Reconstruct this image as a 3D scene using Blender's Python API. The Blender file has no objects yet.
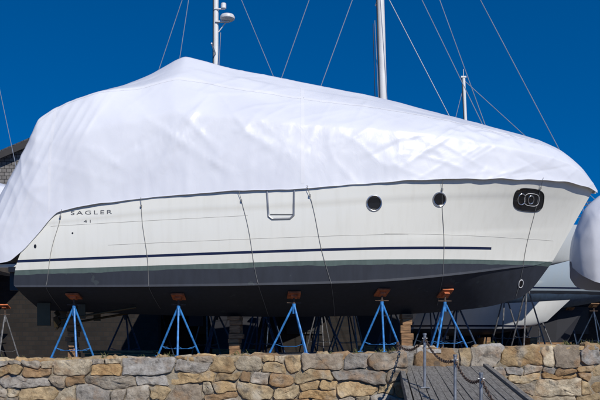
import bpy, bmesh, math, random
import numpy as np
from mathutils import Vector, noise, Matrix
from mathutils.bvhtree import BVHTree
random.seed(7)
scene = bpy.context.scene
COL = scene.collection
R = math.radians

# ------------------------------------------------------------ materials
def new_mat(name):
    m = bpy.data.materials.new(name); m.use_nodes = True
    nt = m.node_tree; b = nt.nodes["Principled BSDF"]
    return m, nt, b

def mat(name, col, rough=0.6, metal=0.0, var=0.15, vscale=3.0, bump=0.0, bscale=30.0, col2=None, detail=6, stretch=(1,1,1), coat=0.0):
    m, nt, b = new_mat(name)
    N, L = nt.nodes, nt.links
    tc = N.new("ShaderNodeTexCoord"); mp = N.new("ShaderNodeMapping")
    mp.inputs["Scale"].default_value = stretch
    L.new(tc.outputs["Object"], mp.inputs["Vector"])
    n = N.new("ShaderNodeTexNoise"); n.inputs["Scale"].default_value = vscale; n.inputs["Detail"].default_value = detail
    L.new(mp.outputs[0], n.inputs["Vector"])
    r = N.new("ShaderNodeValToRGB")
    c2 = col2 if col2 else tuple(c*(1-var) for c in col)
    c1 = col if col2 else tuple(min(1,c*(1+var*0.6)) for c in col)
    r.color_ramp.elements[0].position = 0.32; r.color_ramp.elements[1].position = 0.68
    r.color_ramp.elements[0].color = (*c2,1); r.color_ramp.elements[1].color = (*c1,1)
    L.new(n.outputs["Fac"], r.inputs[0]); L.new(r.outputs[0], b.inputs["Base Color"])
    b.inputs["Roughness"].default_value = rough; b.inputs["Metallic"].default_value = metal
    b.inputs["Coat Weight"].default_value = coat
    if bump > 0:
        n2 = N.new("ShaderNodeTexNoise"); n2.inputs["Scale"].default_value = bscale; n2.inputs["Detail"].default_value = 8
        L.new(mp.outputs[0], n2.inputs["Vector"])
        bp = N.new("ShaderNodeBump"); bp.inputs["Strength"].default_value = bump; bp.inputs["Distance"].default_value = 0.02
        L.new(n2.outputs["Fac"], bp.inputs["Height"]); L.new(bp.outputs[0], b.inputs["Normal"])
    return m

M_blue = mat("stand_blue_paint", (0.04,0.22,0.55), 0.45, var=0.45, vscale=9, bump=0.1)
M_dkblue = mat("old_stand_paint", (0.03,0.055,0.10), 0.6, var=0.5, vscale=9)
M_orange = mat("plywood_orange", (0.55,0.15,0.05), 0.7, var=0.5, vscale=8, bump=0.2)
M_steel = mat("galvanised_steel", (0.35,0.36,0.37), 0.45, 0.7, var=0.3, vscale=12)
M_dksteel = mat("dull_stand_steel", (0.16,0.16,0.165), 0.6, 0.3, var=0.5, vscale=12)
M_rust = mat("rusty_chain", (0.12,0.08,0.06), 0.8, 0.3, var=0.4, vscale=20)
M_alu = mat("mast_white", (0.72,0.72,0.70), 0.4, var=0.1, vscale=2)
M_wire = mat("stay_wire", (0.45,0.47,0.5), 0.4, 0.5)
M_chrome = mat("chrome", (0.55,0.56,0.58), 0.25, 0.9, var=0.05)
M_glass = mat("dark_glass", (0.012,0.013,0.016), 0.08, var=0.1, coat=0.5)
M_black = mat("black_trim", (0.012,0.012,0.014), 0.35)
M_letter = mat("lettering_grey", (0.10,0.10,0.105), 0.4)
M_cord = mat("cord", (0.20,0.20,0.195), 0.8)
M_block = mat("timber_block", (0.30,0.17,0.085), 0.85, var=0.55, vscale=5, bump=0.4, bscale=25, stretch=(1,1,6))
M_oldwood = mat("weathered_wood", (0.27,0.255,0.23), 0.9, vscale=4, bump=0.7, bscale=40, stretch=(9,0.6,9), col2=(0.12,0.108,0.095))
M_concrete = mat("mortar", (0.29,0.245,0.18), 0.95, var=0.4, vscale=6, bump=0.8, bscale=40)
M_ground = mat("yard_gravel", (0.15,0.13,0.11), 0.95, var=0.5, vscale=3, bump=1.0, bscale=60)
M_grey = mat("grey_dome", (0.7,0.7,0.7), 0.4)
M_grass = mat("dry_grass", (0.10,0.11,0.035), 0.9, var=0.5, vscale=6)

def wrap_material(name, tint=(0.765,0.775,0.81)):
    m, nt, b = new_mat(name); N, L = nt.nodes, nt.links
    tc = N.new("ShaderNodeTexCoord")
    mp = N.new("ShaderNodeMapping"); mp.inputs["Scale"].default_value = (1,1,0.7); mp.inputs["Rotation"].default_value = (0,R(28),0)
    L.new(tc.outputs["Object"], mp.inputs[0])
    n = N.new("ShaderNodeTexNoise"); n.inputs["Scale"].default_value = .9; n.inputs["Detail"].default_value = 5
    L.new(mp.outputs[0], n.inputs[0])
    r = N.new("ShaderNodeValToRGB"); r.color_ramp.elements[0].position=.3; r.color_ramp.elements[1].position=.7
    r.color_ramp.elements[0].color=(tint[0]*.92,tint[1]*.92,tint[2]*.94,1); r.color_ramp.elements[1].color=(*tint,1)
    L.new(n.outputs[0], r.inputs[0]); L.new(r.outputs[0], b.inputs["Base Color"])
    b.inputs["Roughness"].default_value=.33
    b.inputs["Specular IOR Level"].default_value=.55
    n1 = N.new("ShaderNodeTexNoise"); n1.noise_type='RIDGED_MULTIFRACTAL'; n1.inputs["Scale"].default_value=.8; n1.inputs["Detail"].default_value=2; n1.inputs["Distortion"].default_value=.3
    L.new(mp.outputs[0], n1.inputs[0])
    n4 = N.new("ShaderNodeTexNoise"); n4.inputs["Scale"].default_value=3.5; n4.inputs["Detail"].default_value=6; n4.inputs["Distortion"].default_value=.8
    L.new(mp.outputs[0], n4.inputs[0])
    n2 = N.new("ShaderNodeTexVoronoi"); n2.feature='SMOOTH_F1'; n2.inputs["Scale"].default_value=1.3
    n3 = N.new("ShaderNodeTexNoise"); n3.inputs["Scale"].default_value=1.2; n3.inputs["Detail"].default_value=2
    L.new(mp.outputs[0], n3.inputs[0])
    va = N.new("ShaderNodeVectorMath"); va.operation='ADD'
    L.new(mp.outputs[0], va.inputs[0]); L.new(n3.outputs["Color"], va.inputs[1]); L.new(va.outputs[0], n2.inputs["Vector"])
    ma = N.new("ShaderNodeMath"); ma.operation='MULTIPLY_ADD'; ma.inputs[1].default_value=.32
    L.new(n4.outputs[0], ma.inputs[0]); L.new(n2.outputs["Distance"], ma.inputs[2])
    mb = N.new("ShaderNodeMath"); mb.operation='MULTIPLY_ADD'; mb.inputs[1].default_value=.28
    L.new(n1.outputs[0], mb.inputs[0]); L.new(ma.outputs[0], mb.inputs[2])
    bp = N.new("ShaderNodeBump"); bp.inputs["Strength"].default_value=.28; bp.inputs["Distance"].default_value=.06
    L.new(mb.outputs[0], bp.inputs["Height"]); L.new(bp.outputs[0], b.inputs["Normal"])
    return m
M_wrap = wrap_material("shrink_wrap_film")
M_tape = wrap_material("shrink_wrap_tape",(0.80,0.80,0.82))

def hull_material(name, top=(0.78,0.77,0.70), stripe=(0.012,0.02,0.06), k=(1.99,0.03), stripe_c=(2.224,0.036), xmax=4.5, boot=(0.12,0.17,0.155), anti=(0.010,0.012,0.017)):
    m, nt, b = new_mat(name); N, L = nt.nodes, nt.links
    tc = N.new("ShaderNodeTexCoord"); sp = N.new("ShaderNodeSeparateXYZ"); L.new(tc.outputs["Object"], sp.inputs[0])
    def math_(op, a, bb, cc=None):
        n = N.new("ShaderNodeMath"); n.operation=op
        for i,v in enumerate((a,bb,cc)):
            if v is None: continue
            if isinstance(v,(int,float)): n.inputs[i].default_value=v
            else: L.new(v, n.inputs[i])
        return n.outputs[0]
    def mix(f, a, bb):
        n = N.new("ShaderNodeMix"); n.data_type='RGBA'
        L.new(f, n.inputs[0])
        for i,v in ((6,a),(7,bb)):
            if isinstance(v,tuple): n.inputs[i].default_value=(*v,1)
            else: L.new(v, n.inputs[i])
        return n.outputs[2]
    h = math_('SUBTRACT', sp.outputs[2], math_('MULTIPLY_ADD', sp.outputs[0], k[1], k[0]))
    hs = math_('SUBTRACT', sp.outputs[2], math_('MULTIPLY_ADD', sp.outputs[0], stripe_c[1], stripe_c[0]))
    ns = N.new("ShaderNodeTexNoise"); ns.inputs["Scale"].default_value=1.2; ns.inputs["Detail"].default_value=8
    L.new(tc.outputs["Object"], ns.inputs[0])
    mp = N.new("ShaderNodeMapping"); mp.inputs["Scale"].default_value=(6,6,.5); L.new(tc.outputs["Object"], mp.inputs[0])
    ns2 = N.new("ShaderNodeTexNoise"); ns2.inputs["Scale"].default_value=1.5; ns2.inputs["Detail"].default_value=6
    L.new(mp.outputs[0], ns2.inputs[0])
    dirt = math_('MULTIPLY', math_('MAXIMUM', math_('SUBTRACT', ns2.outputs[0], .48), 0.0), .5)
    topc = mix(dirt, top, (0.50,0.47,0.38))
    is_stripe = math_('MULTIPLY', math_('LESS_THAN', math_('ABSOLUTE', hs, None), .030), math_('LESS_THAN', sp.outputs[0], xmax))
    c = mix(is_stripe, topc, stripe)
    antr = mix(math_('MULTIPLY', ns.outputs[0], .7), anti, tuple(x*2.4 for x in anti))
    antr = mix(math_('MULTIPLY', ns2.outputs[0], .40), antr, tuple(x*6 for x in anti))
    ns3 = N.new("ShaderNodeTexNoise"); ns3.inputs["Scale"].default_value=3.5; ns3.inputs["Detail"].default_value=10; L.new(tc.outputs["Object"], ns3.inputs[0])
    chip = math_('GREATER_THAN', ns3.outputs[0], .68)
    antr = mix(math_('MULTIPLY', chip, .35), antr, (0.07,0.09,0.09))
    nb = math_('MULTIPLY_ADD', ns.outputs[0], .12, -0.17)
    bootc = mix(ns2.outputs[0], boot, tuple(x*.45 for x in boot))
    below = mix(math_('GREATER_THAN', h, nb), antr, bootc)
    c = mix(math_('LESS_THAN', h, 0.0), c, below)
    L.new(c, b.inputs["Base Color"])
    rr = math_('MULTIPLY_ADD', math_('LESS_THAN', h, 0.0), .5, .2)
    L.new(rr, b.inputs["Roughness"])
    n5 = N.new("ShaderNodeTexNoise"); n5.inputs["Scale"].default_value=.9; n5.inputs["Detail"].default_value=2; L.new(tc.outputs["Object"], n5.inputs[0])
    bp = N.new("ShaderNodeBump"); bp.inputs["Strength"].default_value=.25; bp.inputs["Distance"].default_value=.05
    L.new(n5.outputs[0], bp.inputs["Height"]); L.new(bp.outputs[0], b.inputs["Normal"])
    return m
M_hull = hull_material("gelcoat_hull")

# ------------------------------------------------------------ helpers
def link(ob, parent=None):
    COL.objects.link(ob)
    if parent: ob.parent = parent
    return ob
def empty(name):
    e = bpy.data.objects.new(name, None); e.empty_display_size=.3
    return link(e)
def mesh_obj(name, verts, faces, m, parent=None, smooth=False, sharp=None):
    me = bpy.data.meshes.new(name); me.from_pydata([tuple(v) for v in verts], [], faces); me.update()
    mats = m if isinstance(m,list) else [m]
    for x in mats: me.materials.append(x)
    if smooth:
        me.polygons.foreach_set("use_smooth", [True]*len(me.polygons))
        if sharp: me.set_sharp_from_angle(angle=R(sharp))
    return link(bpy.data.objects.new(name, me), parent)

class Geo:
    def __init__(s): s.v=[]; s.f=[]
    def box(s, c, size, rot=None, jit=0):
        o=len(s.v); sx,sy,sz=[a/2 for a in size]
        M = rot if rot else Matrix.Identity(3)
        for x in (-1,1):
            for y in (-1,1):
                for z in (-1,1):
                    p = M @ Vector((x*sx,y*sy,z*sz)) + Vector(c)
                    if jit: p += Vector([random.uniform(-jit,jit) for _ in range(3)])
                    s.v.append(p)
        for f in ((0,1,3,2),(4,6,7,5),(0,4,5,1),(2,3,7,6),(0,2,6,4),(1,5,7,3)): s.f.append([o+i for i in f])
    def tube(s, pts, r, n=8, closed=False, r2=None):
        pts=[Vector(p) for p in pts]; o=len(s.v); K=len(pts)
        up=None
        for i,p in enumerate(pts):
            if closed: d=pts[(i+1)%K]-pts[i-1]
            else: d=pts[min(i+1,K-1)]-pts[max(i-1,0)]
            d.normalize()
            if up is None:
                up = Vector((0,0,1)) if abs(d.z)<.9 else Vector((0,1,0))
            a = d.cross(up)
            if a.length<1e-4: a=d.orthogonal()
            a.normalize(); b=a.cross(d).normalized(); up=b
            rr = r if r2 is None else r+(r2-r)*i/(K-1)
            for j in range(n):
                t=2*math.pi*j/n
                s.v.append(p+(a*math.cos(t)+b*math.sin(t))*rr)
        for i in range(K if closed else K-1):
            i2=(i+1)%K
            for j in range(n):
                s.f.append([o+i*n+j,o+i*n+(j+1)%n,o+i2*n+(j+1)%n,o+i2*n+j])
        if not closed:
            s.f.append([o+j for j in range(n)][::-1]); s.f.append([o+(K-1)*n+j for j in range(n)])
    def obj(s, name, m, parent=None, smooth=False, sharp=40, bevel=0):
        ob=mesh_obj(name, s.v, s.f, m, parent, smooth, sharp)
        if bevel:
            md=ob.modifiers.new("bevel",'BEVEL'); md.width=bevel; md.segments=2; md.limit_method='ANGLE'
        return ob

def hermite(tab, n=None, ts=None, lin=0.0):
    T=np.array(tab,float); t=T[:,0]; V=T[:,1:]
    d=np.diff(V,axis=0)/np.diff(t)[:,None]
    m=np.zeros_like(V); m[0]=d[0]; m[-1]=d[-1]
    for i in range(1,len(t)-1):
        w=(t[i]-t[i-1]); w2=(t[i+1]-t[i])
        m[i]=(d[i-1]*w2+d[i]*w)/(w+w2)
    ts=np.linspace(t[0],t[-1],n) if ts is None else np.array(ts)
    out=np.zeros((len(ts),V.shape[1]))
    for q,x in enumerate(ts):
        i=min(max(np.searchsorted(t,x)-1,0),len(t)-2)
        h=t[i+1]-t[i]; u=(x-t[i])/h
        out[q]=(2*u**3-3*u**2+1)*V[i]+(u**3-2*u**2+u)*h*m[i]+(-2*u**3+3*u**2)*V[i+1]+(u**3-u**2)*h*m[i+1]
        if lin: out[q]=out[q]*(1-lin)+lin*(V[i]*(1-u)+V[i+1]*u)
    return out

YC = 20.6
def yard_slope(x): return .021*max(-11,min(11,x))
def yard_z(x): return -0.09+yard_slope(x)

# ------------------------------------------------------------ ground
def ground():
    xs=[-2500,-600,-150,-60,-30,-20,-15,-11,-8,-4,0,4,8,11,15,20,30,60,150,600,2500]
    rows=[(-2500,0),(-300,0),(-50,0),(0,0),(10,0),(17.1,0),(17.2,1),(19,1),(24,1),(40,1),(100,1),(400,1),(2500,1)]
    v=[];f=[]
    for y,up in rows:
        for x in xs: v.append((x,y,yard_z(x) if up else -1.75))
    n=len(xs)
    for i in range(len(rows)-1):
        for j in range(n-1): f.append([i*n+j,i*n+j+1,(i+1)*n+j+1,(i+1)*n+j])
    mesh_obj("ground",v,f,M_ground)
ground()

# ------------------------------------------------------------ main yacht hull
yacht = empty("shrink_wrapped_motor_yacht")
sheer=[(0,-5.42,1.84,3.18),(.2,-3.0,2.0,3.50),(.4,-.4,2.05,3.64),(.6,2.1,2.0,3.83),(.75,4.0,1.74,3.94),(.87,5.6,1.22,4.02),(.95,6.65,.60,4.05),(1,7.28,.03,4.02)]
chine=[(0,-6.42,1.76,1.42),(.2,-3.4,1.86,1.42),(.4,-.6,1.86,1.46),(.6,2.0,1.66,1.56),(.75,3.7,1.20,1.75),(.87,5.0,.64,1.95),(.95,5.8,.26,2.08),(1,6.26,.02,2.22)]
keel=[(0,-6.42,0,.98),(.2,-3.4,0,.86),(.4,-.6,0,.82),(.6,2.0,0,.86),(.75,3.8,0,.97),(.87,5.05,0,1.17),(.95,5.72,0,1.5),(1,6.20,0,2.12)]
tt=list(np.linspace(0,.85,120))+list(np.linspace(.8525,1,60))
S_=hermite(sheer,ts=tt); C_=hermite(chine,ts=tt); K_=hermite(keel,ts=tt)
hs_rows=[]
for i,t in enumerate(tt):
    row=[]
    for q in range(9):
        s=q/8; p=K_[i]*(1-s)+C_[i]*s
        p=p.copy(); p[1]*=1+0.10*math.sin(math.pi*s)*(1-t)
        row.append(p)
    bow=max(0,(t-.45)/.55)
    side=list(np.linspace(0,1,41))
    for s in side:
        bulge=.30*max(0,1-t/.16)**1.5*math.sin(math.pi*min(1,s*.95+.03))**.8
        if s==0:
            p=C_[i].copy(); p[1]+=.035*min(1,(1-t)*8); row.append(p); continue
        p=C_[i]*(1-s)+S_[i]*s; p=p.copy()
        e=1+1.25*bow**1.4
        p[1]=C_[i][1]+(S_[i][1]-C_[i][1])*(s**e)
        p[1]+=.06*math.sin(math.pi*s)*(1-bow)
        fade=min(1,(1-t)*6)
        k=min(1,max(0,(s-.79)/.02)); p[1]+=.016*fade*k
        k=min(1,max(0,(.44-s)/.03)); p[1]+=.012*fade*k*min(1,max(0,(t-.5)*6))
        p[0]-=bulge
        row.append(p)
    hs_rows.append(row)
nr=len(hs_rows[0]); hv=[];hf=[]
for sgn in (-1,1):
    o=len(hv)
    for row in hs_rows:
        for p in row: hv.append((p[0],YC+sgn*p[1],p[2]))
    for i in range(len(tt)-1):
        for j in range(nr-1):
            q=[o+i*nr+j,o+(i+1)*nr+j,o+(i+1)*nr+j+1,o+i*nr+j+1]
            hf.append(q if sgn<0 else q[::-1])
N1=len(tt)*nr
for j in range(nr-1):
    a,b,c,d=j,j+1,N1+j+1,N1+j
    hf.append([a,b,c,d] if j else [a,b,c])
for i in range(len(tt)-1):
    a=i*nr+nr-1; b=a+nr; hf.append([a,b,N1+b,N1+a])
hull=mesh_obj("hull",hv,hf,M_hull,yacht,True,22)
bvh=BVHTree.FromPolygons([Vector(v) for v in hv],hf)
def onhull(x,z,off=.006):
    loc,n,_,_=bvh.ray_cast(Vector((x,10,z)),Vector((0,1,0)))
    if loc is None: return None
    if n.y>0: n=-n
    return loc+n*off, n

g=Geo(); g.box((-6.78,YC,1.93),(.7,3.3,.12)); g.obj("swim_platform",M_hull,yacht,bevel=.03)
g=Geo()
for y in (-.9,.9): g.box((-6.6,YC+y,1.65),(.5,.08,.5))
g.box((-6.5,YC-1.6,1.82),(.2,.3,.12))
g.obj("platform_brackets",M_black,yacht,bevel=.01)
g=Geo()
for y in (-.75,.75):
    g.tube([(-3.9,YC+y,1.02),(-5.7,YC+y,.72)],.03); g.box((-5.2,YC+y,.92),(.18,.04,.35))
    g.tube([(-5.72,YC+y,.72),(-5.82,YC+y,.7)],.07)
    for k in range(4):
        a=k*math.pi/2+.3; g.box((-5.77,YC+y+math.cos(a)*.16,.71+math.sin(a)*.16),(.03,.14,.26),Matrix.Rotation(a,3,'X')@Matrix.Rotation(.5,3,'Z'))
    g.box((-6.1,YC+y,.85),(.32,.05,.55))
g.obj("running_gear",mat("bronze",(0.10,0.075,0.04),.5,.6),yacht,bevel=.008)

def disc(cx,cz,rx,rz,off,name,m,power=2.0,n=40,rings=5):
    v=[];f=[]
    for k in range(rings+1):
        s=k/rings
        for j in range(n):
            a=2*math.pi*j/n; c,sn=math.cos(a),math.sin(a)
            x=cx+rx*s*math.copysign(abs(c)**(2/power),c); z=cz+rz*s*math.copysign(abs(sn)**(2/power),sn)
            h=onhull(x,z,off); v.append(h[0] if h else (x,19,z))
    for k in range(rings):
        for j in range(n):
            f.append([k*n+j,k*n+(j+1)%n,(k+1)*n+(j+1)%n,(k+1)*n+j])
    mesh_obj(name,v,f,m,yacht,True)
def ring(cx,cz,rx,rz,r,name,m,power=2.0,n=40,off=.008):
    pts=[]
    for j in range(n):
        a=2*math.pi*j/n; c,sn=math.cos(a),math.sin(a)
        x=cx+rx*math.copysign(abs(c)**(2/power),c); z=cz+rz*math.copysign(abs(sn)**(2/power),sn)
        h=onhull(x,z,off); pts.append(h[0])
    g=Geo(); g.tube(pts,r,8,True); g.obj(name,m,yacht,True)
for nm,x,z,r in (("porthole_1",1.655,3.28,.165),("porthole_2",3.15,3.40,.145)):
    disc(x,z,r,r,.008,nm+"_glass",M_glass); ring(x,z,r,r,.018,nm+"_frame",M_chrome)
    ring(x,z,r*.8,r*.8,.006,nm+"_inner_ring",M_black)
disc(5.37,3.52,.40,.235,.008,"bow_window_glass",M_glass,3.2); ring(5.37,3.52,.40,.235,.014,"bow_window_frame",M_black,3.2)
for nm,x,z,r in (("bow_port_1",5.17,3.52,.10),("bow_port_2",5.42,3.53,.075)):
    ring(x,z,r,r*1.15,.013,nm,M_chrome,off=.014)
ring(5.44,3.53,.2,.13,.006,"bow_window_inner",M_grey,3.0,off=.014)
ring(5.40,1.62,.06,.09,.012,"bow_thruster",M_grey)
disc(5.40,1.62,.06,.09,.012,"bow_thruster_tunnel",M_black)
pts=[]
def addline(a,b,n):
    for i in range(n): pts.append((a[0]+(b[0]-a[0])*i/n,a[1]+(b[1]-a[1])*i/n))
addline((-.74,3.62),(-.70,2.98),10); addline((-.70,2.98),(-.62,2.92),3); addline((-.62,2.92),(-.22,2.93),8); addline((-.22,2.93),(-.14,3.0),3); addline((-.14,3.0),(-.13,3.66),10)
g=Geo(); g.tube([onhull(x,z,.01)[0] for x,z in pts],.022,8); g.obj("boarding_gate_frame",mat("gate_steel",(.32,.33,.35),.4,.5),yacht,True)
g=Geo(); g.tube([onhull(-.66+.5*i/10,3.02,.008)[0] for i in range(11)],.010,6); g.obj("gate_seam",M_cord,yacht,True)
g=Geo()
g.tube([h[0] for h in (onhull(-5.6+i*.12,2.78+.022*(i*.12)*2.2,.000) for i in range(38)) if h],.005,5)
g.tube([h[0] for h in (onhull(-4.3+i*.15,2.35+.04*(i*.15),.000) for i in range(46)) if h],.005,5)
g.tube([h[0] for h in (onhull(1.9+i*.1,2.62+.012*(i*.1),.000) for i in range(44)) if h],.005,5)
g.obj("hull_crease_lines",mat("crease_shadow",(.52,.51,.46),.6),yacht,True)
disc(-5.95,2.33,.03,.045,.006,"drain_1",M_black); disc(-5.1,2.62,.02,.02,.006,"drain_2",M_black)
def text(body,size,x,z,nm,m):
    cu=bpy.data.curves.new(nm,'FONT'); cu.body=body; cu.size=size; cu.space_character=1.35
    ob=bpy.data.objects.new(nm+"_tmp",cu); COL.objects.link(ob)
    dg=bpy.context.evaluated_depsgraph_get(); me=bpy.data.meshes.new_from_object(ob.evaluated_get(dg))
    bm=bmesh.new(); bm.from_mesh(me)
    for v in bm.verts:
        px=x+v.co.x*1.75; pz=z+v.co.y+.03*(v.co.x); h=onhull(px,pz,.006); v.co=h[0]
    bm.to_mesh(me); bm.free(); me.materials.clear(); me.materials.append(m)
    bpy.data.objects.remove(ob); link(bpy.data.objects.new(nm,me),yacht)
text("SAGLER",.125,-5.15,3.03,"hull_lettering",M_letter)
text("41",.095,-4.85,2.85,"hull_number",M_letter)

# ------------------------------------------------------------ shrink wrap
def make_wrap(name, table, yc, m, parent, NTn, NSn, amp=1.0, seed=0.0, seams=True):
    D=hermite(table,NTn,lin=.5)
    half=np.zeros((NTn,NSn,3))
    for i in range(NTn):
        rx,rz,ex,eb,ez,k1,h1,k2,h2=D[i]; H=rz-ez
        cp=[(eb,ez),(eb*k1,ez+h1*H),(eb*k2,ez+h2*H),(0,rz)]
        tab=[(0,)+cp[0],(.38,)+cp[1],(.72,)+cp[2],(1,)+cp[3]]
        P=hermite(tab,NSn,lin=.7)
        for j in range(NSn):
            half[i,j]=(ex+(rx-ex)*min(1,max(0,(P[j,1]-ez)/max(H,.01))),P[j,0],P[j,1])
    full=np.zeros((NTn,NSn*2-1,3))
    for j in range(NSn):
        full[:,j]=half[:,j]*np.array([1,-1,1]); full[:,NSn*2-2-j]=half[:,j]
    full[:,:,1]+=yc
    for _ in range(2):
        c=full.copy(); c[1:-1]=(full[:-2]+2*full[1:-1]+full[2:])/4; full=c
        c=full.copy(); c[:,1:-1]=(full[:,:-2]+2*full[:,1:-1]+full[:,2:])/4; full=c
    du=np.gradient(full,axis=0); dv=np.gradient(full,axis=1)
    nrm=np.cross(du,dv); ln=np.linalg.norm(nrm,axis=2,keepdims=True); nrm/=np.maximum(ln,1e-6)
    if nrm[NTn//2,NSn//2,1]>0: nrm=-nrm
    M2=NSn*2-1
    # long taut tension folds: (x0,z0)-(x1,z1), width, height
    rf=random.Random(int(seed*10)+4)
    folds=[]
    if seams:
        for k in range(34):
            x0=rf.uniform(-6.3,6.2); z0=rf.uniform(3.6,4.6); L_=rf.uniform(.8,2.6); an=rf.choice((rf.uniform(.25,.75),rf.uniform(.9,1.35),math.pi-rf.uniform(.3,.9)))
            folds.append((x0,z0,x0+L_*math.cos(an),z0+L_*math.sin(an),rf.uniform(.03,.07),rf.uniform(.010,.026)*rf.choice((1,1,-1))))
        # pleats from the stern gather toward the cockpit corner
        for k in range(7):
            folds.append((-7.3+.25*k,2.2+.1*k,-5.9+.28*k,5.6+.1*k,.06,.03))
    for i in range(NTn):
        for j in range(M2):
            x,y,z=full[i,j]; s=min(j,M2-1-j)/(NSn-1)
            d=.050*noise.noise(Vector((x*.42+seed,y*.5,z*.5)))
            d+=.020*noise.noise(Vector((x*1.0+seed+7,y*1.2,z*1.1)))
            w=.25+1.2*max(0,noise.noise(Vector((x*.45+11+seed,y*.3,z*.6)))+.2)
            a=x*1.0+z*.7; b=z*.55-x*.25
            rdg=1-abs(noise.noise(Vector((a+seed,b,y*.4))))*2.2
            d+=.020*w*max(0,rdg)**4
            rdg=1-abs(noise.noise(Vector((x*1.1-z*2.0+5+seed,z*.8+x*.3,y*.4))))*2.4
            d+=.012*w*max(0,rdg)**5
            rdg=1-abs(noise.noise(Vector((x*.5+z*1.8+15+seed,x*.4-z*.5,y*.4))))*2.6
            d+=.012*w*max(0,rdg)**5
            d+=.0035*noise.noise(Vector((x*4,y*3,z*4)))
            for (ax,az,bx,bz,wd,hh) in folds:
                vx,vz=bx-ax,bz-az; px,pz=x-ax,z-az; LL=vx*vx+vz*vz
                t=(px*vx+pz*vz)/LL
                if -.05<t<1.05:
                    dist=abs(px*vz-pz*vx)/math.sqrt(LL)
                    dist=abs(dist+.05*math.sin(t*4+ax))
                    if dist<wd*4 and y<yc+.3: d+=hh*math.exp(-dist/wd)*math.sin(math.pi*min(1,max(0,t)))**.7
            if seams:
                cr=math.exp(-((x-4.2)/1.3)**2-((z-4.95)/.38)**2)
                if cr>.03:
                    d+=cr*.028*(1-2.2*abs(noise.noise(Vector((x*2.6,y*2,z*3.0)))))
                    d+=cr*.012*noise.noise(Vector((x*6,y*4,z*6)))
            d+=.018*math.exp(-s*9)*noise.noise(Vector((x*5.0+seed,0,z*.8)))
            e=1-math.exp(-s*14)*.6
            if s>.85: e*=.55
            if min(i,NTn-1-i)<3: e*=.3
            full[i,j]+=nrm[i,j]*d*amp*e
            if s<.015:
                full[i,j,2]+=.022*noise.noise(Vector((x*2.3+seed,9,0)))
    v=full.reshape(-1,3).tolist(); f=[]
    for i in range(NTn-1):
        for j in range(M2-1):
            f.append([i*M2+j,i*M2+j+1,(i+1)*M2+j+1,(i+1)*M2+j])
    ob=mesh_obj(name,v,f,m,parent,True)
    if seams:
        tv=[];tf=[]
        def strip(cells,off=.003):
            for (i0,j0,i1,j1) in cells:
                o=len(tv)
                for (i,j) in ((i0,j0),(i1,j0),(i1,j1),(i0,j1)):
                    tv.append(full[i,j]+nrm[i,j]*off)
                tf.append([o,o+1,o+2,o+3])
        for i0,i1,j in ((45,415,48),):
            strip([(i,j,i+1,j+1) for i in range(i0,i1)])
            strip([(i,j+1,i+1,j+2) for i in range(i0,i1)])
        for i,j0,j1 in ((118,3,62),(268,2,60)):
            strip([(i,j,i+2,j+1) for j in range(j0,j1)])
        ob2=mesh_obj("heat_seam_tape",tv,tf,M_tape,parent,True)
        bm=bmesh.new(); bm.from_mesh(ob2.data); bmesh.ops.remove_doubles(bm,verts=bm.verts,dist=.0005); bm.to_mesh(ob2.data); bm.free()
    near=[Vector(full[i,0]) for i in range(NTn)]; far=[Vector(full[i,-1]) for i in range(NTn)]
    return ob,near,far
st=[ # rx,rz, ex,eb,ez
(-7.85,2.0,-7.7,.5,1.93),(-7.4,3.09,-7.4,1.4,1.93),(-6.93,3.90,-6.9,1.78,1.95),(-6.5,4.68,-6.5,1.86,2.02),(-6.27,5.25,-6.2,1.88,2.26),(-6.05,5.78,-5.9,1.9,2.6),
(-5.35,6.16,-5.45,1.92,3.08),(-4.7,6.40,-4.75,1.97,3.24),(-3.7,6.84,-3.7,2.02,3.36),(-2.84,7.28,-2.84,2.06,3.44),(-2.5,7.20,-2.5,2.08,3.46),(-1.7,6.98,-1.7,2.10,3.52),(0,6.64,0,2.11,3.58),
(1,6.43,1,2.10,3.66),(2.47,6.13,2.3,2.05,3.77),(3.7,5.80,3.5,1.92,3.84),(4.95,5.46,4.7,1.62,3.90),(5.9,5.2,5.6,1.27,3.95),(6.45,4.95,6.3,.92,3.97),(6.88,4.60,6.75,.6,3.96),(7.15,4.26,7.05,.34,3.94),(7.34,3.96,7.33,.05,3.88)]
cum=[0]
for a,b in zip(st,st[1:]): cum.append(cum[-1]+math.hypot(b[0]-a[0],b[1]-a[1])*.7+.1)
tab=[]
for c,r in zip(cum,st):
    t=c/cum[-1]; x=r[0]
    w=max(0,min(1,(x+1)/6))
    k1=.93+.02*w; h1=.50-.03*w; k2=.50+.08*w; h2=.77
    if x<-5.9: k1=1.0;h1=.40;k2=.78;h2=.85
    elif x<-4.6: k1=.96;h1=.54;k2=.72;h2=.86
    elif x<-3.6: k1=.94;h1=.52;k2=.58;h2=.81
    tab.append((t,)+r+(k1,h1,k2,h2))
wrap,near,far=make_wrap("shrink_wrap_cover",tab,YC,M_wrap,yacht,470,70)
g=Geo(); off=Vector((0,-.004,0)); g.tube([p+off for p in near[20:]],.007,6); g.tube([p-off for p in far],.007,6)
g.obj("wrap_hem",M_wrap,yacht,True)
straps=[((-5.35,3.05),(-5.85,1.0)),((-3.55,3.36),(-3.35,1.0)),((-1.35,3.5),(-.8,.85)),((.15,3.55),(.85,.85)),((3.2,3.8),(3.35,1.1)),((5.65,3.9),(5.3,1.3))]
g=Geo()
for a,b in straps:
    P=[]
    for i in range(40):
        s=i/39; x=a[0]+(b[0]-a[0])*s+.02*math.sin(s*9+a[0]); z=a[1]+.1+(b[1]-a[1]-.1)*s
        h=onhull(x,z,.010)
        if h:
            p=h[0]
            if i<5: p=p+Vector((0,-.07*(1-i/5),0))
            P.append(p)
    g.tube(P,.0062,6)
    g.box(P[3]+Vector((0,-.01,0)),(.035,.02,.05))
g.obj("hold_down_straps",M_cord,yacht,True)

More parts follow.
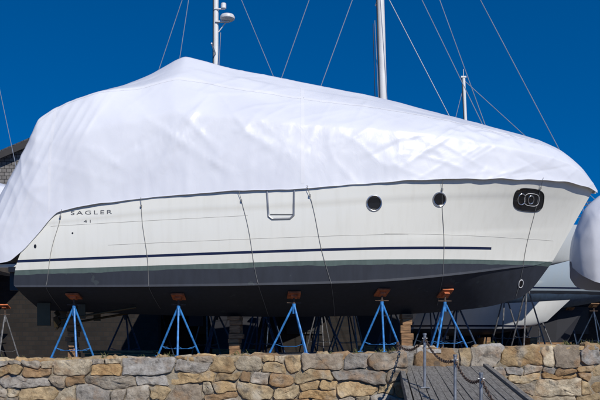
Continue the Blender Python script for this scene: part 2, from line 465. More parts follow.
# ------------------------------------------------------------ jack stands
def jack_stand(x,y,m_leg,pad_m,rot,bv=bvh,top=None,name="jack_stand",spread=.56,apexf=.80,lr=.024):
    e=empty(name); gz=yard_z(x)
    if bv:
        loc,n,_,_=bv.ray_cast(Vector((x,y,-1)),Vector((0,0,1)))
        if loc is None: loc=Vector((x,y,top or 1.2)); n=Vector((0,0,-1))
        if n.z>0: n=-n
    else: loc=Vector((x,y,top)); n=Vector((0,-.35,-1)).normalized()
    P=loc+n*.03; ztop=P.z
    apex=Vector((x,y,gz+(ztop-gz)*apexf))
    g=Geo()
    feet=[]
    for k in range(3):
        a=rot+k*2*math.pi/3
        f=Vector((x+math.cos(a)*spread,y+math.sin(a)*spread*.95,gz+.02)); feet.append(f)
        g.tube([apex+Vector((math.cos(a)*.03,math.sin(a)*.03,0)),f],lr,8)
        g.box((f.x,f.y,gz+.012),(.11,.11,.02))
    for k in range(3):
        a=feet[k].lerp(apex,.2); b=feet[(k+1)%3].lerp(apex,.2)
        mid=(a+b)/2-Vector((0,0,.06)); g.tube([a,a.lerp(mid,.5)-Vector((0,0,.03)),mid,b.lerp(mid,.5)-Vector((0,0,.03)),b],.006,5)
    g.tube([apex-Vector((0,0,.16)),apex+Vector((0,0,.07))],.042,10)
    g.obj("tripod_legs",m_leg,e,True)
    g=Geo(); g.tube([apex,(P.x,P.y,P.z-.03)],.021,8)
    g.tube([apex+Vector((-.16,-.03,.09)),apex+Vector((.16,.03,.09))],.012,6)
    g.tube([apex+Vector((0,0,.06)),apex+Vector((0,0,.12))],.035,8)
    g.obj("screw",M_rust,e,True)
    q=(-n).to_track_quat('Z','X').to_matrix()
    g=Geo(); g.box(P,(.34,.30,.04),q); g.box(P+n*.045,(.16,.14,.05),q)
    g.obj("pad",pad_m,e,bevel=.005)
for u,y,ro in ((-5.22,19.25,.35),(-2.8,19.2,.1),(-.14,19.2,.55),(1.9,19.35,.0),(3.45,19.85,-.5)):
    jack_stand(u,y,M_blue,M_orange,ro-math.pi/2)
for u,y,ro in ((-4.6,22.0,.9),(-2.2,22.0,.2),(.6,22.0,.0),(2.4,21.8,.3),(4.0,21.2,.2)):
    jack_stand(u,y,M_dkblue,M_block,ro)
def blocks(x,y,ztop,w=.36,d=.5,name="timber_keel_block_stack"):
    e=empty(name); z=yard_z(x); g=Geo(); k=0
    while z<ztop-.02:
        h=min(random.uniform(.11,.2),ztop-z)
        if ztop-z-h<.04: h=ztop-z
        ww=w*random.uniform(.7,1.1)
        g.box((x+random.uniform(-.04,.04),y+random.uniform(-.03,.03),z+h/2),(ww,d,h-.006),Matrix.Rotation(random.uniform(-.12,.12),3,'Z'))
        z+=h; k+=1
    g.obj("timbers",M_block,e,bevel=.012)
def keelz(x): return float(np.interp(x,K_[:,0],K_[:,2]))
for x,w in ((-1.6,.36),(2.6,.33),(-5.6,.2)):
    blocks(x,YC-.05,keelz(x),w)
g=Geo()
for k in range(4): g.box((-4.7+random.uniform(-.1,.1),21.4+k*.12,yard_z(-4.7)+.06+.08*(k%2)),(1.8,.11,.07),Matrix.Rotation(random.uniform(-.1,.1),3,'Z'))
g.obj("spare_timber_pile",M_block,None,bevel=.006)

# ------------------------------------------------------------ other boats
def hull_loft(name,x0,x1,yc,zs,zc,zk,B,m,parent,rake=1.0,flip=False,nt=50):
    v=[];f=[];n=13;nts=nt
    for i in range(nts):
        t=i/(nts-1)
        b=B*(1-max(0,(t-.35)/.65)**2.3)*(1-.25*max(0,(.35-t)/.35)**2)
        for j in range(n*2-1):
            k=(j-(n-1))/(n-1); a=abs(k); sg=-1 if k<0 else 1
            y=b*(math.sin(a*math.pi/2)**.8)
            zb=zk+(zc-zk)*(t**3+.25*(1-t)**3)
            ztop=zs+.25*(t-.3)**2*1.6
            z=zb+(ztop-zb)*(1-math.cos(a*math.pi/2))**1.15
            hz=(z-zb)/max(ztop-zb,.01)
            x=x0+(x1-x0-rake)*t+rake*t**3*hz
            if flip: x=x0+x1-x
            v.append((x,yc+sg*y,z))
    w=n*2-1
    for i in range(nts-1):
        for j in range(w-1): f.append([i*w+j,i*w+j+1,(i+1)*w+j+1,(i+1)*w+j])
        f.append([i*w,(i+1)*w,(i+1)*w+w-1,i*w+w-1])
    f.append(list(range(w)))
    return mesh_obj(name,v,f,m,parent,True,35)
def simple_hull_mat(name,top,zw,anti=(.008,.008,.011)):
    return hull_material(name,top=top,k=(zw,.0),stripe_c=(zw+.1,0),xmax=100,boot=(.03,.04,.06),anti=anti)

def sailboat(x0,x1,yc,mx,mtop,zs,topc,stays,mr=.11,lean=-.35,name="sailboat",dome=False,spread=(.55,),anti=(.008,.008,.011)):
    e=empty(name)
    hull_loft("hull",x0,x1,yc,zs,zs-.9,zs-2.1,1.75,simple_hull_mat("sail_hull_paint",topc,zs-1.25,anti),e)
    L=x1-x0; cx=x0+L*.5
    g=Geo(); gz=yard_z(cx)
    o=len(g.v)
    zt=zs-1.9; zb=gz+.18
    for z,xa,xb,hw in ((zb,cx-.7,cx+.7,.16),(zt,cx-1.1,cx+1.3,.11)):
        g.v+= [Vector((xa,yc,z)),Vector(((xa+xb)/2+.2,yc-hw,z)),Vector((xb,yc,z)),Vector(((xa+xb)/2+.2,yc+hw,z))]
    for k in range(4): g.f.append([o+k,o+(k+1)%4,o+4+(k+1)%4,o+4+k])
    g.f.append([o+3,o+2,o+1,o]); g.f.append([o+4,o+5,o+6,o+7])
    g.box((x0+1.0,yc,zs-2.2),(.45,.07,1.6))
    g.obj("keel_and_rudder",mat("keel_paint",(.012,.013,.02),.7),e,bevel=.01)
    g=Geo(); g.box((cx,yc,gz+.09),(1.6,.3,.17)); g.obj("keel_plank",M_block,e,bevel=.01)
    g=Geo(); g.box((cx+.4,yc,zs+.25),(L*.4,1.9,.5)); g.box((cx-L*.14,yc,zs+.45),(1.2,1.8,.7)); g.obj("coachroof",mat("deck_white",(.7,.7,.68),.4),e,bevel=.12)
    g=Geo()
    for k in range(4): g.box((cx-.8+k*.75,yc-.955,zs+.3),(.45,.02,.16))
    g.obj("cabin_windows",M_glass,e,bevel=.005)
    g=Geo()
    for sg in (-1,1):
        pts=[]
        for k in range(10):
            t=.06+.9*k/9; b=1.7*(1-max(0,(t-.35)/.65)**2.3)*(1-.25*max(0,(.35-t)/.35)**2)
            X=x0+L*t; Z=zs+.25*(t-.3)**2*1.6
            g.tube([(X,yc+sg*b,Z-.02),(X,yc+sg*b,Z+.62)],.016,6); pts.append(Vector((X,yc+sg*b,Z+.62)))
        g.tube(pts,.009,5); g.tube([p-Vector((0,0,.3)) for p in pts],.007,5)
    g.tube([(x1-.9,yc-.5,zs+.85),(x1-.1,yc-.2,zs+.9),(x1,yc,zs+.92),(x1-.1,yc+.2,zs+.9),(x1-.9,yc+.5,zs+.85)],.016,6)
    g.obj("lifelines",M_chrome,e,True)
    g=Geo(); base=Vector((mx,yc,zs)); top=Vector((mx+lean,yc,mtop))
    g.tube([base,top],mr,12)
    for s in spread:
        p=base.lerp(top,s); g.tube([p+Vector((-.05,-1.0,.08)),p,p+Vector((-.05,1.0,.08))],.03,6)
    g.tube([base+Vector((0,0,.9)),base+Vector((-L*.36,0,1.0))],.08,8)
    g.box(top+Vector((0,0,.05)),(.2,.1,.06)); g.tube([top,top+Vector((0,0,.35))],.012,5)
    g.obj("mast_and_boom",M_alu,e,True)
    g=Geo(); g.tube([base+Vector((-mr*.95,-mr*.55,0)),top+Vector((-mr*.95,-mr*.55,0))],.022,6)
    g.tube([base+Vector((-mr*2.1,-.1,0)),base.lerp(top,.48)+Vector((-mr*2.1,-.1,0))],.012,5)
    g.obj("sail_track",M_black,e)
    g=Geo()
    for a,b in stays: g.tube([Vector(a),Vector(b)],.013,5)
    g.obj("standing_rigging",M_wire,e)
    if dome:
        p=base.lerp(top,dome)
        g=Geo(); o=0; prof=[(0,-.1),(.2,-.1),(.27,-.05),(.28,.02),(.24,.09),(.12,.13),(0,.14)]
        for r_,z_ in prof:
            for k in range(20):
                a=k*math.pi/10; g.v.append(p+Vector((.45+r_*math.cos(a),-.12+r_*math.sin(a),z_)))
        for i in range(len(prof)-1):
            for k in range(20): g.f.append([o+i*20+k,o+i*20+(k+1)%20,o+(i+1)*20+(k+1)%20,o+(i+1)*20+k])
        g.box(p+Vector((.25,-.1,-.14)),(.5,.1,.05)); g.tube([p+Vector((.1,0,-.5)),p+Vector((.4,-.1,-.14))],.02,6)
        g.tube([p+Vector((.30,-.1,.36)),p+Vector((.30,-.1,.54))],.10,10); g.box(p+Vector((.15,-.1,.34)),(.4,.05,.04))
        g.obj("radar_dome",M_grey,e,True)
    for k,t in enumerate((.22,.42,.62,.8)):
        for sg in (-1,1):
            jack_stand(x0+L*t,yc+sg*1.35,M_dkblue if (k+sg)%2 else M_dksteel,M_block,random.uniform(0,2),None,zs-1.75+(.35 if t>.7 else 0),spread=.6)
    return e
YA=26.4
sailboat(-4.3,9.6,YA,2.75,17.4,3.75,(.62,.66,.68),[
 ((2.5,YA,17.2),(9.5,YA,3.9)),((2.5,YA-.05,11.7),(6.3,YA-.9,3.8)),((2.5,YA,16.4),(7.3,YA+.7,3.8)),((2.5,YA,13.9),(7.2,YA-.6,3.8)),((2.5,YA,13.4),(-1.0,YA,3.8)),((2.45,YA,17.2),(-2.4,YA+.8,3.8)),
 ((2.45,YA-.9,10.8),(2.85,YA-1.5,3.8)),((2.45,YA+.9,10.8),(2.85,YA+1.5,3.8))],mr=.125,lean=-.38)
YCc=31.5
sailboat(-8.0,3.0,YCc,-3.2,17.0,4.0,(.03,.05,.10),[
 ((-3.2,YCc,15.6),(1.6,YCc,4.1)),((-3.2,YCc,17),(-7.5,YCc,4.1)),((-3.75,YCc-.6,15.5),(-5.3,YCc-1.5,4.1)),((-3.0,YCc,12),(-3.2,YCc-1.5,4.1))],mr=.10,lean=.03,dome=.655)
YB=31.6
sailboat(4.4,14.5,YB,6.50,10.3,3.4,(.40,.48,.55),[((6.25,YB,10.2),(13.5,YB,3.6)),((6.25,YB,10.2),(4.6,YB,3.6))],mr=.065,lean=-.30,anti=(.03,.05,.08))
YD=33
sailboat(-22,-11.2,YD,-14.2,17.5,4.0,(.6,.6,.6),[((-13.2,YD,16.5),(-10.6,YD,4.2)),((-14.2,YD,17),(-20,YD,4))],mr=.11,lean=0)
# small white workboat on blocks, seen between the stands at the right
e=empty("workboat"); hull_loft("hull",3.9,9.4,29.0,1.55,1.0,.42,.85,simple_hull_mat("workboat_hull",(.72,.73,.72),.72),e,.8)
g=Geo(); g.box((5.9,29.0,1.95),(1.2,1.1,.9)); g.obj("wheelhouse",mat("cabin_white",(.7,.7,.7),.4),e,bevel=.05)
g=Geo(); g.box((5.9,28.44,2.1),(.9,.02,.35)); g.obj("wheelhouse_window",M_glass,e)
g=Geo()
for x in (4.8,6.4,8.0): g.box((x,29.0,.22),(.25,1.0,.42))
g.obj("blocks",M_block,e,bevel=.01)

def wrapped_boat(table,yc,hx0,hx1,zs,zk,B,flip,stx,seed,hc=(.45,.5,.6)):
    e=empty("shrink_wrapped_boat")
    make_wrap("wrap",table,yc,M_wrap,e,120,26,1.0,seed,False)
    hull_loft("hull",hx0,hx1,yc,zs,zs-.5,zk,B,simple_hull_mat("small_hull",hc,zk+1.0),e,.8,flip)
    for x in stx:
        for sg in (-1,1): jack_stand(x,yc+sg*B*.7,M_dksteel,M_orange,.4,None,zk+.3,spread=.45)
t1=[(0,7.60,2.5,7.62,.10,2.3),(.08,7.72,3.3,7.75,.5,2.05),(.16,7.95,3.95,8.0,.8,1.85),(.28,8.4,4.38,8.4,1.0,1.75),(.5,10,4.8,10,1.25,1.7),(1,14.5,4.6,14.5,1.2,1.7)]
t1=[r+(1.0,.35,.75,.8) for r in t1]
wrapped_boat(t1,23.4,7.9,14.6,2.2,1.0,1.15,True,(9.2,10.6,12.5),3.3)
t2=[(0,-17,4.6,-17,.3,4.4),(.1,-16.5,5.2,-16.5,1.2,4.5),(.5,-12.5,6.0,-12.5,1.6,4.6),(.8,-9.4,5.35,-9.4,1.3,4.65),(.95,-8.4,5.1,-8.4,.7,4.7),(1,-8.0,4.8,-8.0,.1,4.75)]
t2=[r+(1.0,.3,.7,.75) for r in t2]
wrapped_boat(t2,27.2,-17,-7.9,4.7,1.2,1.5,False,(-15,-12,-10),8.1,(.25,.42,.62))

# ------------------------------------------------------------ buildings
def shingle_mat(name,c1,c2):
    m,nt,b=new_mat(name); N,L=nt.nodes,nt.links
    tc=N.new("ShaderNodeTexCoord"); mp=N.new("ShaderNodeMapping"); mp.inputs["Rotation"].default_value=(R(90),0,0)
    L.new(tc.outputs["Object"],mp.inputs[0])
    br=N.new("ShaderNodeTexBrick"); br.inputs["Scale"].default_value=1.0; br.inputs["Brick Width"].default_value=.22; br.inputs["Row Height"].default_value=.16
    br.inputs["Mortar Size"].default_value=.012; br.inputs["Color1"].default_value=(*c1,1); br.inputs["Color2"].default_value=(*c2,1); br.inputs["Mortar"].default_value=(.02,.02,.02,1)
    L.new(mp.outputs[0],br.inputs[0])
    n=N.new("ShaderNodeTexNoise"); n.inputs["Scale"].default_value=2; n.inputs["Detail"].default_value=8; L.new(tc.outputs["Object"],n.inputs[0])
    mx=N.new("ShaderNodeMix"); mx.data_type='RGBA'; mx.blend_type='MULTIPLY'; mx.inputs[0].default_value=.6
    L.new(br.outputs[0],mx.inputs[6]); L.new(n.outputs[0],mx.inputs[7]); L.new(mx.outputs[2],b.inputs[0]); b.inputs["Roughness"].default_value=.9
    bp=N.new("ShaderNodeBump"); bp.inputs["Strength"].default_value=.6; bp.inputs["Distance"].default_value=.03; L.new(br.outputs["Fac"],bp.inputs["Height"]); bp.invert=True
    L.new(bp.outputs[0],b.inputs["Normal"])
    return m
M_sh=shingle_mat("grey_shingles",(.34,.32,.30),(.22,.205,.19))
M_shd=shingle_mat("shade_dark_shingles",(.035,.026,.02),(.02,.015,.012))  # near-black base colour stands in for the deep shade seen under the hull
M_roof=shingle_mat("roof_shingles",(.12,.12,.125),(.08,.08,.085))
M_trim=mat("dark_trim",(.035,.032,.03),.7)
def gable(name,xl,xr,y0,y1,zb,ze,zp,mw,door=True):
    e=empty(name); xm=(xl+xr)/2
    v=[(xl,y0,zb),(xr,y0,zb),(xr,y0,ze),(xm,y0,zp),(xl,y0,ze),(xl,y1,zb),(xr,y1,zb),(xr,y1,ze),(xm,y1,zp),(xl,y1,ze)]
    f=[[0,1,2,3,4],[6,5,9,8,7],[5,0,4,9],[1,6,7,2]]
    mesh_obj("walls",v,f,mw,e)
    g=Geo()
    for s in (-1,1):
        xe=xm+s*((xr-xl)/2+.4); sl=(zp-ze)/((xr-xl)/2); zee=ze-sl*.4
        o=len(g.v); ya,yb=y0-.35,y1+.35
        for yy in (ya,yb):
            g.v+=[Vector((xm,yy,zp+.03)),Vector((xe,yy,zee+.03)),Vector((xe,yy,zee+.22)),Vector((xm,yy,zp+.24))]
        q=[[0,1,2,3],[7,6,5,4],[0,4,5,1],[3,2,6,7],[1,5,6,2],[0,3,7,4]]
        for k in q: g.f.append([o+i for i in k])
    g.obj("roof",M_roof,e)
    g=Geo()
    for s in (-1,1):
        a=Vector((xm,y0-.38,zp+.0)); bb=Vector((xm+s*((xr-xl)/2+.4),y0-.38,ze-(zp-ze)/((xr-xl)/2)*.4))
        ang=math.atan2(bb.z-a.z,bb.x-a.x); c=(a+bb)/2
        g.box(c,((bb-a).length,.05,.28),Matrix.Rotation(-ang,3,'Y'))
    g.obj("rake_boards",M_trim,e)
    if door:
        g=Geo(); g2=Geo()
        for wx in (-.25,.25):
            X=xm+wx*(xr-xl); g.box((X,y0-.03,(zb+ze)/2+.5),(1.3,.08,1.5)); g2.box((X,y0-.075,(zb+ze)/2+.5),(1.1,.02,1.3))
        g.obj("window_frames",mat("win_frame",(.5,.5,.48)),e); g2.obj("window_panes",M_glass,e)
        g=Geo(); g.box((xm,y0-.05,zb+1.5),(3.2,.1,3)); g.obj("sliding_door",M_trim,e)
gable("shingled_boat_shed",-19.2,-.6,37.5,52,-.4,6.2,10.15,M_sh)
gable("storage_shed",-15.5,-5.0,29.4,30.0,-.4,2.6,3.4,M_shd,False)
e=empty("dark_backdrop_shed"); g=Geo(); g.box((8,36,1.2),(34,4,3.2)); g.obj("walls",M_shd,e)  # building added as a dark backdrop for the shaded gap under the yacht
g=Geo(); g.box((8,36,2.92),(34.8,4.8,.22)); g.obj("roof",M_roof,e)
g=Geo(); g2=Geo()
for k in range(9):
    g.box((-7+k*3.6,33.96,1.2),(1.5,.06,1.1)); g2.box((-7+k*3.6,33.92,1.2),(1.3,.03,.9))
g.obj("window_frames",M_trim,e); g2.obj("window_panes",mat("dusty_pane",(.03,.03,.03),.6),e)

# ------------------------------------------------------------ stone wall
def stone_mat():
    m,nt,b=new_mat("rubble_stone"); N,L=nt.nodes,nt.links
    at=N.new("ShaderNodeAttribute"); at.attribute_name="scol"
    tc=N.new("ShaderNodeTexCoord")
    n=N.new("ShaderNodeTexNoise"); n.inputs["Scale"].default_value=6; n.inputs["Detail"].default_value=12; n.inputs["Roughness"].default_value=.75
    L.new(tc.outputs["Object"],n.inputs[0])
    r=N.new("ShaderNodeValToRGB"); r.color_ramp.elements[0].position=.3; r.color_ramp.elements[1].position=.70
    r.color_ramp.elements[0].color=(.42,.36,.30,1); r.color_ramp.elements[1].color=(1.3,1.28,1.25,1)
    L.new(n.outputs[0],r.inputs[0])
    mx=N.new("ShaderNodeMix"); mx.data_type='RGBA'; mx.blend_type='MULTIPLY'; mx.inputs[0].default_value=1
    L.new(at.outputs["Color"],mx.inputs[6]); L.new(r.outputs[0],mx.inputs[7])
    last=mx.outputs[2]
    for sc,lo,hi,col,amt in ((3.3,.54,.66,(.34,.18,.07,1),.42),(2.1,.58,.70,(.50,.47,.40,1),.5),(5.1,.60,.68,(.07,.06,.05,1),.65)):
        mpn=N.new("ShaderNodeMapping"); mpn.inputs["Location"].default_value=(sc*3,sc,0); L.new(tc.outputs["Object"],mpn.inputs[0])
        n3=N.new("ShaderNodeTexNoise"); n3.inputs["Scale"].default_value=sc; n3.inputs["Detail"].default_value=9; L.new(mpn.outputs[0],n3.inputs[0])
        r3=N.new("ShaderNodeValToRGB"); r3.color_ramp.elements[0].position=lo; r3.color_ramp.elements[1].position=hi; r3.color_ramp.elements[0].color=(0,0,0,1)
        L.new(n3.outputs[0],r3.inputs[0])
        mx2=N.new("ShaderNodeMix"); mx2.data_type='RGBA'; mx2.inputs[7].default_value=col
        ml=N.new("ShaderNodeMath"); ml.operation='MULTIPLY'; ml.inputs[1].default_value=amt; L.new(r3.outputs[0],ml.inputs[0]); L.new(ml.outputs[0],mx2.inputs[0])
        L.new(last,mx2.inputs[6]); last=mx2.outputs[2]
    L.new(last,b.inputs[0]); b.inputs["Roughness"].default_value=.92
    n2=N.new("ShaderNodeTexNoise"); n2.inputs["Scale"].default_value=14; n2.inputs["Detail"].default_value=12; n2.inputs["Roughness"].default_value=.65; L.new(tc.outputs["Object"],n2.inputs[0])
    bp=N.new("ShaderNodeBump"); bp.inputs["Strength"].default_value=1.0; bp.inputs["Distance"].default_value=.035; L.new(n2.outputs[0],bp.inputs["Height"]); L.new(bp.outputs[0],b.inputs["Normal"])
    return m
M_stone=stone_mat()
PAL=[(.48,.35,.19),(.44,.30,.15),(.37,.33,.27),(.50,.40,.25),(.33,.31,.28),(.41,.37,.31),(.33,.22,.12),(.48,.37,.22),(.31,.26,.20),(.53,.46,.34),(.46,.34,.19),(.36,.35,.33)]
def stone_wall(name,x0,x1,y,ztop,zbot,thick=1.2,seed=1):
    rnd=random.Random(seed); e=empty(name)
    H=2.0
    rects=[]; zz=0; rows=[]
    while zz<H-.01:
        h=rnd.uniform(.20,.40)
        if H-zz-h<.12: h=H-zz
        rows.append((zz,h)); zz+=h
    for zz,h in rows:
        x=x0
        while x<x1-.01:
            w=rnd.choice((rnd.uniform(.2,.4),rnd.uniform(.35,.75),rnd.uniform(.6,1.05)))
            if x1-x-w<.15: w=x1-x
            r_=rnd.random()
            if r_<.28 and h>.24:
                k=rnd.uniform(.35,.65); rects.append((x,zz,w,h*k))
                if rnd.random()<.6 and w>.4:
                    q=rnd.uniform(.35,.65); rects.append((x,zz+h*k,w*q,h*(1-k))); rects.append((x+w*q,zz+h*k,w*(1-q),h*(1-k)))
                else: rects.append((x,zz+h*k,w,h*(1-k)))
            else: rects.append((x,zz,w,h))
            x+=w
    def warp(a,b):
        return (a+.10*noise.noise(Vector((a*2.1,b*3.1,seed)))+.035*noise.noise(Vector((a*7,b*7,seed+4))),
                b+.13*noise.noise(Vector((a*1.9,b*2.3,seed+9)))*min(1,(H-b)*6+.25)+.026*noise.noise(Vector((a*8,b*8,seed+2))))
    v=[];f=[];cols=[]
    for i,(rx,rz,w,h) in enumerate(rects):
        c=rnd.uniform(.02,.3)*min(w,h); c2=rnd.uniform(.02,.3)*min(w,h); c3=rnd.uniform(.02,.35)*min(w,h); c4=rnd.uniform(.02,.35)*min(w,h)
        P=[(rx+c,rz),(rx+w-c2,rz),(rx+w,rz+c2),(rx+w,rz+h-c3),(rx+w-c3,rz+h),(rx+c4,rz+h),(rx,rz+h-c4),(rx,rz+c)]
        Q=[]
        for k in range(len(P)):
            a=P[k]; b=P[(k+1)%len(P)]; L_=math.hypot(b[0]-a[0],b[1]-a[1]); n=max(1,int(L_/.04))
            for s in range(n): Q.append(warp(a[0]+(b[0]-a[0])*s/n,a[1]+(b[1]-a[1])*s/n))
        cx=sum(a for a,b in Q)/len(Q); cz=sum(b for a,b in Q)/len(Q)
        col=rnd.choice(PAL); br=rnd.uniform(.75,1.2); col=tuple(c_*br for c_ in col)
        tilt=(rnd.uniform(-.12,.12),rnd.uniform(-.16,.16)); base=rnd.uniform(0,.04)
        o=len(v); K=len(Q); rings=[(0,-.02),(.0,.012),(.04,.034),(.12,.042),(.35,.044),(.6,.044),(.82,.044)]
        for sc,dp in rings:
            for a,b in Q:
                dx,dz=a-cx,b-cz; r_=math.hypot(dx,dz)+1e-6
                g_=.007+.009*noise.noise(Vector((a*9,b*9,seed)))
                k=max(0,(r_-g_)/r_)*(1-sc)
                X=cx+dx*k; Z=cz+dz*k
                rel=.036*noise.noise(Vector((X*4,Z*5,seed+i)))+.020*noise.cell(Vector((X*9+i,Z*9,seed)))*0.4+.018*noise.noise(Vector((X*15,Z*15,seed)))
                d=dp+(base+(X-cx)*tilt[0]+(Z-cz)*tilt[1]+rel)*(1 if dp>.02 else (.4 if dp>0 else 0))
                v.append((X,y-d,yard_slope(X)+ztop-H+Z))
        v.append((cx,y-.044-base-.036*noise.noise(Vector((cx*4,cz*5,seed+i))),yard_slope(cx)+ztop-H+cz)); cc=len(v)-1
        for r_ in range(len(rings)-1):
            for k in range(K): f.append([o+r_*K+k,o+r_*K+(k+1)%K,o+(r_+1)*K+(k+1)%K,o+(r_+1)*K+k])
        for k in range(K): f.append([o+(len(rings)-1)*K+k,o+(len(rings)-1)*K+(k+1)%K,cc])
        cols+= [col]*(len(rings)*K+1)
    ob=mesh_obj("face_stones",v,f,M_stone,e,True,42)
    ca=ob.data.color_attributes.new("scol",'FLOAT_COLOR','POINT')
    ca.data.foreach_set("color",[c for col in cols for c in (*col,1)])
    g=Geo(); n=24
    for k in range(n+1):
        X=x0+(x1-x0)*k/n; zt=yard_slope(X)+ztop-.04
        g.v+=[Vector((X,y-.006,zbot)),Vector((X,y-.006,zt)),Vector((X,y+thick,zt)),Vector((X,y+thick,zbot))]
    for k in range(n):
        a=k*4
        for j in range(4): g.f.append([a+j,a+4+j,a+4+(j+1)%4,a+(j+1)%4])
    g.f.append([0,1,2,3]); g.f.append([n*4+3,n*4+2,n*4+1,n*4])
    g.obj("mortar_core",M_concrete,e)
    v=[];f=[];cols=[]; x=x0
    while x<x1:
        w=rnd.uniform(.22,.8); w=min(w,x1-x)
        if w<.05: break
        yy=y-.03+rnd.uniform(-.02,.03)
        while yy<y+thick:
            d=rnd.uniform(.25,.5); h=rnd.uniform(.01,.11); zt=ztop-.06; tl=rnd.uniform(-.07,.07)
            col=rnd.choice(PAL); o=len(v); nx,ny=7,5
            br=rnd.uniform(.8,1.25)
            ww=w-.015; dd=min(d,y+thick-yy+.05)-.015
            for i in range(nx+1):
                for j in range(ny+1):
                    a,b=i/nx,j/ny; X=x+a*ww; Y=yy+b*dd
                    edge=min(a,1-a,b,1-b)
                    X+=.02*noise.noise(Vector((X*6,Y*6,3))); Y+=.02*noise.noise(Vector((X*6,Y*6,8)))
                    Z=yard_slope(X)+zt+h*(1 if edge>.01 else .45)+tl*(a-.5)+.03*noise.noise(Vector((X*8,Y*8,seed)))
                    v.append((X,Y,Z))
            for i in range(nx):
                for j in range(ny):
                    q=o+i*(ny+1)+j; f.append([q,q+ny+1,q+ny+2,q+1])
            rim=[o+i*(ny+1) for i in range(nx+1)]+[o+nx*(ny+1)+j for j in range(1,ny+1)]+[o+i*(ny+1)+ny for i in range(nx-1,-1,-1)]+[o+j for j in range(ny-1,0,-1)]
            s0=len(v)
            for r_ in rim: X,Y,Z=v[r_]; v.append((X,Y,yard_slope(X)+zt-.05))
            for k in range(len(rim)): f.append([rim[k],s0+k,s0+(k+1)%len(rim),rim[(k+1)%len(rim)]])
            cols+=[tuple(c*br for c in col)]*(len(v)-o); yy+=d
        x+=w
    ob=mesh_obj("top_stones",v,f,M_stone,e,True,38)
    ca=ob.data.color_attributes.new("scol",'FLOAT_COLOR','POINT')
    ca.data.foreach_set("color",[c for col in cols for c in (*col,1)])
stone_wall("stone_wall",-11,2.05,16.0,-.09,-1.8,seed=3)
stone_wall("stone_wall",2.05,11.5,16.9,-.01,-1.8,.6,seed=11)
g=Geo(); rn=random.Random(5)
for _ in range(26):
    X=rn.uniform(-7.5,7.5); Y=(16.15 if X<2 else 17.0)+rn.uniform(0,.5); z0=yard_slope(X)+(-.09 if X<2 else -.01)-.05
    hh=rn.uniform(.06,.17)
    for k in range(rn.randint(8,20)):
        bx=X+rn.gauss(0,.06); by=Y+rn.gauss(0,.04); lx=rn.gauss(0,.05); ly=rn.gauss(0,.04); h=hh*rn.uniform(.5,1.2)
        o=len(g.v); g.v+=[Vector((bx-.005,by,z0)),Vector((bx+.005,by,z0)),Vector((bx+lx*.5+.003,by+ly*.5,z0+h*.7)),Vector((bx+lx,by+ly,z0+h))]
        g.f+=[[o,o+1,o+2],[o,o+2,o+3]]
g.obj("grass_tufts",M_grass)

# ------------------------------------------------------------ wooden gangway
e=empty("wooden_gangway"); g=Geo()
A=Vector((0,16.75,-.34)); Bq=Vector((0,8.5,-1.62)); dirv=(Bq-A)
nb=13
for k in range(nb):
    s=(k+.5)/nb; xa=2.10+s*1.55; xb=1.45+s*2.15
    c=(Vector((xa,A.y,A.z))+Vector((xb,Bq.y,Bq.z)))/2; d=Vector((xb,Bq.y,Bq.z))-Vector((xa,A.y,A.z))
    q=d.to_track_quat('Y','Z').to_matrix()
    g.box(c+Vector((0,0,random.uniform(-.008,.008))),(.112+.02*random.random(),d.length-random.uniform(0,.16),.045),q)
g.obj("deck_boards",M_oldwood,e,bevel=.006)
g=Geo()
for xa,xb in ((2.03,1.38),(3.72,3.68)):
    a=Vector((xa,A.y,A.z-.03)); b=Vector((xb,Bq.y,Bq.z-.03)); q=(b-a).to_track_quat('Y','Z').to_matrix(); g.box((a+b)/2,(.09,(b-a).length,.20),q)
for k in range(6):
    s=k/5; p=A.lerp(Bq,s); g.box((2.75-.2*s,p.y,p.z-.11),(1.6+.3*s,.1,.12))
for k in range(3):
    s=.1+.35*k; p=A.lerp(Bq,s)
    for x in (2.1-.5*s,3.6): g.box((x,p.y,(p.z-1.9)/2-.05),(.14,.14,abs(-1.8-p.z)))
g.obj("frame",M_oldwood,e,bevel=.006)
e=empty("chain_railing"); g=Geo(); tops=[]
def rz(y): s=(A.y-y)/(A.y-Bq.y); return A.z+(Bq.z-A.z)*s
for X,Y,zt in ((2.17,14.5,.26),(2.42,13.0,-.10),(2.50,11.5,-.34)):
    g.tube([(X,Y,rz(Y)),(X,Y,zt)],.026,10); g.tube([(X,Y,zt),(X,Y,zt+.03)],.034,10); g.box((X,Y,rz(Y)+.035),(.16,.16,.02)); tops.append(Vector((X,Y,zt-.06)))
    g.tube([(X-.045,Y,zt-.06),(X+.045,Y,zt-.06)],.012,6)
g.obj("posts",M_steel,e,True)
g=Geo()
chain_pts=[Vector((1.9,16.2,.12))]+tops+[Vector((2.6,9.8,-.8))]
g.tube([(1.9,16.2,-.3),(1.9,16.2,.16)],.028,8)
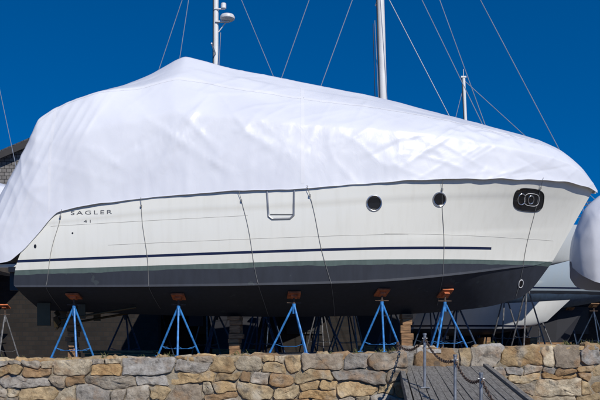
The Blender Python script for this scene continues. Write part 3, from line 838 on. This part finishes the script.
for a,b in zip(chain_pts,chain_pts[1:]):
    n=int((b-a).length/.055)
    P=[a.lerp(b,i/n)-Vector((0,0,.16*4*(i/n)*(1-i/n))) for i in range(n+1)]
    for i in range(n):
        c=(P[i]+P[i+1])/2; d=(P[i+1]-P[i]).normalized(); s=d.cross(Vector((0,0,1))).normalized(); u=s if i%2 else s.cross(d).normalized()
        L=[]
        for k in range(10):
            t=2*math.pi*k/10; L.append(c+d*math.cos(t)*.040+u*math.sin(t)*.022)
        g.tube(L,.0075,5,True)
g.obj("chain",M_rust,e,True)

# ------------------------------------------------------------ light, sky, camera
EL=R(38); AZ=math.atan2(.42,-.9)
sd=Vector((math.sin(AZ)*math.cos(EL),math.cos(AZ)*math.cos(EL),math.sin(EL)))
sl=bpy.data.lights.new("sun",'SUN'); sl.energy=3.95; sl.angle=R(.5); sl.color=(1,.955,.88)
so=bpy.data.objects.new("sun",sl); COL.objects.link(so); so.rotation_euler=sd.to_track_quat('Z','Y').to_euler(); so.location=sd*60
w=bpy.data.worlds.new("World"); scene.world=w; w.use_nodes=True
N,L=w.node_tree.nodes,w.node_tree.links; bg=N["Background"]
sk=N.new("ShaderNodeTexSky"); sk.sky_type='NISHITA'; sk.sun_disc=False; sk.sun_elevation=EL; sk.sun_rotation=AZ
sk.altitude=2000; sk.air_density=1.0; sk.dust_density=.1; sk.ozone_density=4
tc=N.new("ShaderNodeTexCoord"); mp=N.new("ShaderNodeMapping"); mp.inputs["Location"].default_value=(0,0,.24); mp.inputs["Scale"].default_value=(1,1,1.25)
L.new(tc.outputs["Generated"],mp.inputs[0]); nn=N.new("ShaderNodeVectorMath"); nn.operation='NORMALIZE'; L.new(mp.outputs[0],nn.inputs[0]); L.new(nn.outputs[0],sk.inputs[0])
hs=N.new("ShaderNodeHueSaturation"); hs.inputs["Saturation"].default_value=1.42; hs.inputs["Hue"].default_value=.504; L.new(sk.outputs[0],hs.inputs["Color"])
L.new(hs.outputs[0],bg.inputs[0]); bg.inputs[1].default_value=.125

cam=bpy.data.cameras.new("camera"); co=bpy.data.objects.new("camera",cam); COL.objects.link(co)
cam.lens=50; cam.sensor_width=36; cam.shift_y=.25; cam.clip_end=6000
co.location=(0,0,0); co.rotation_euler=(R(90),0,0)
scene.camera=co
scene.view_settings.view_transform='Standard'; scene.view_settings.look='None'; scene.view_settings.exposure=0
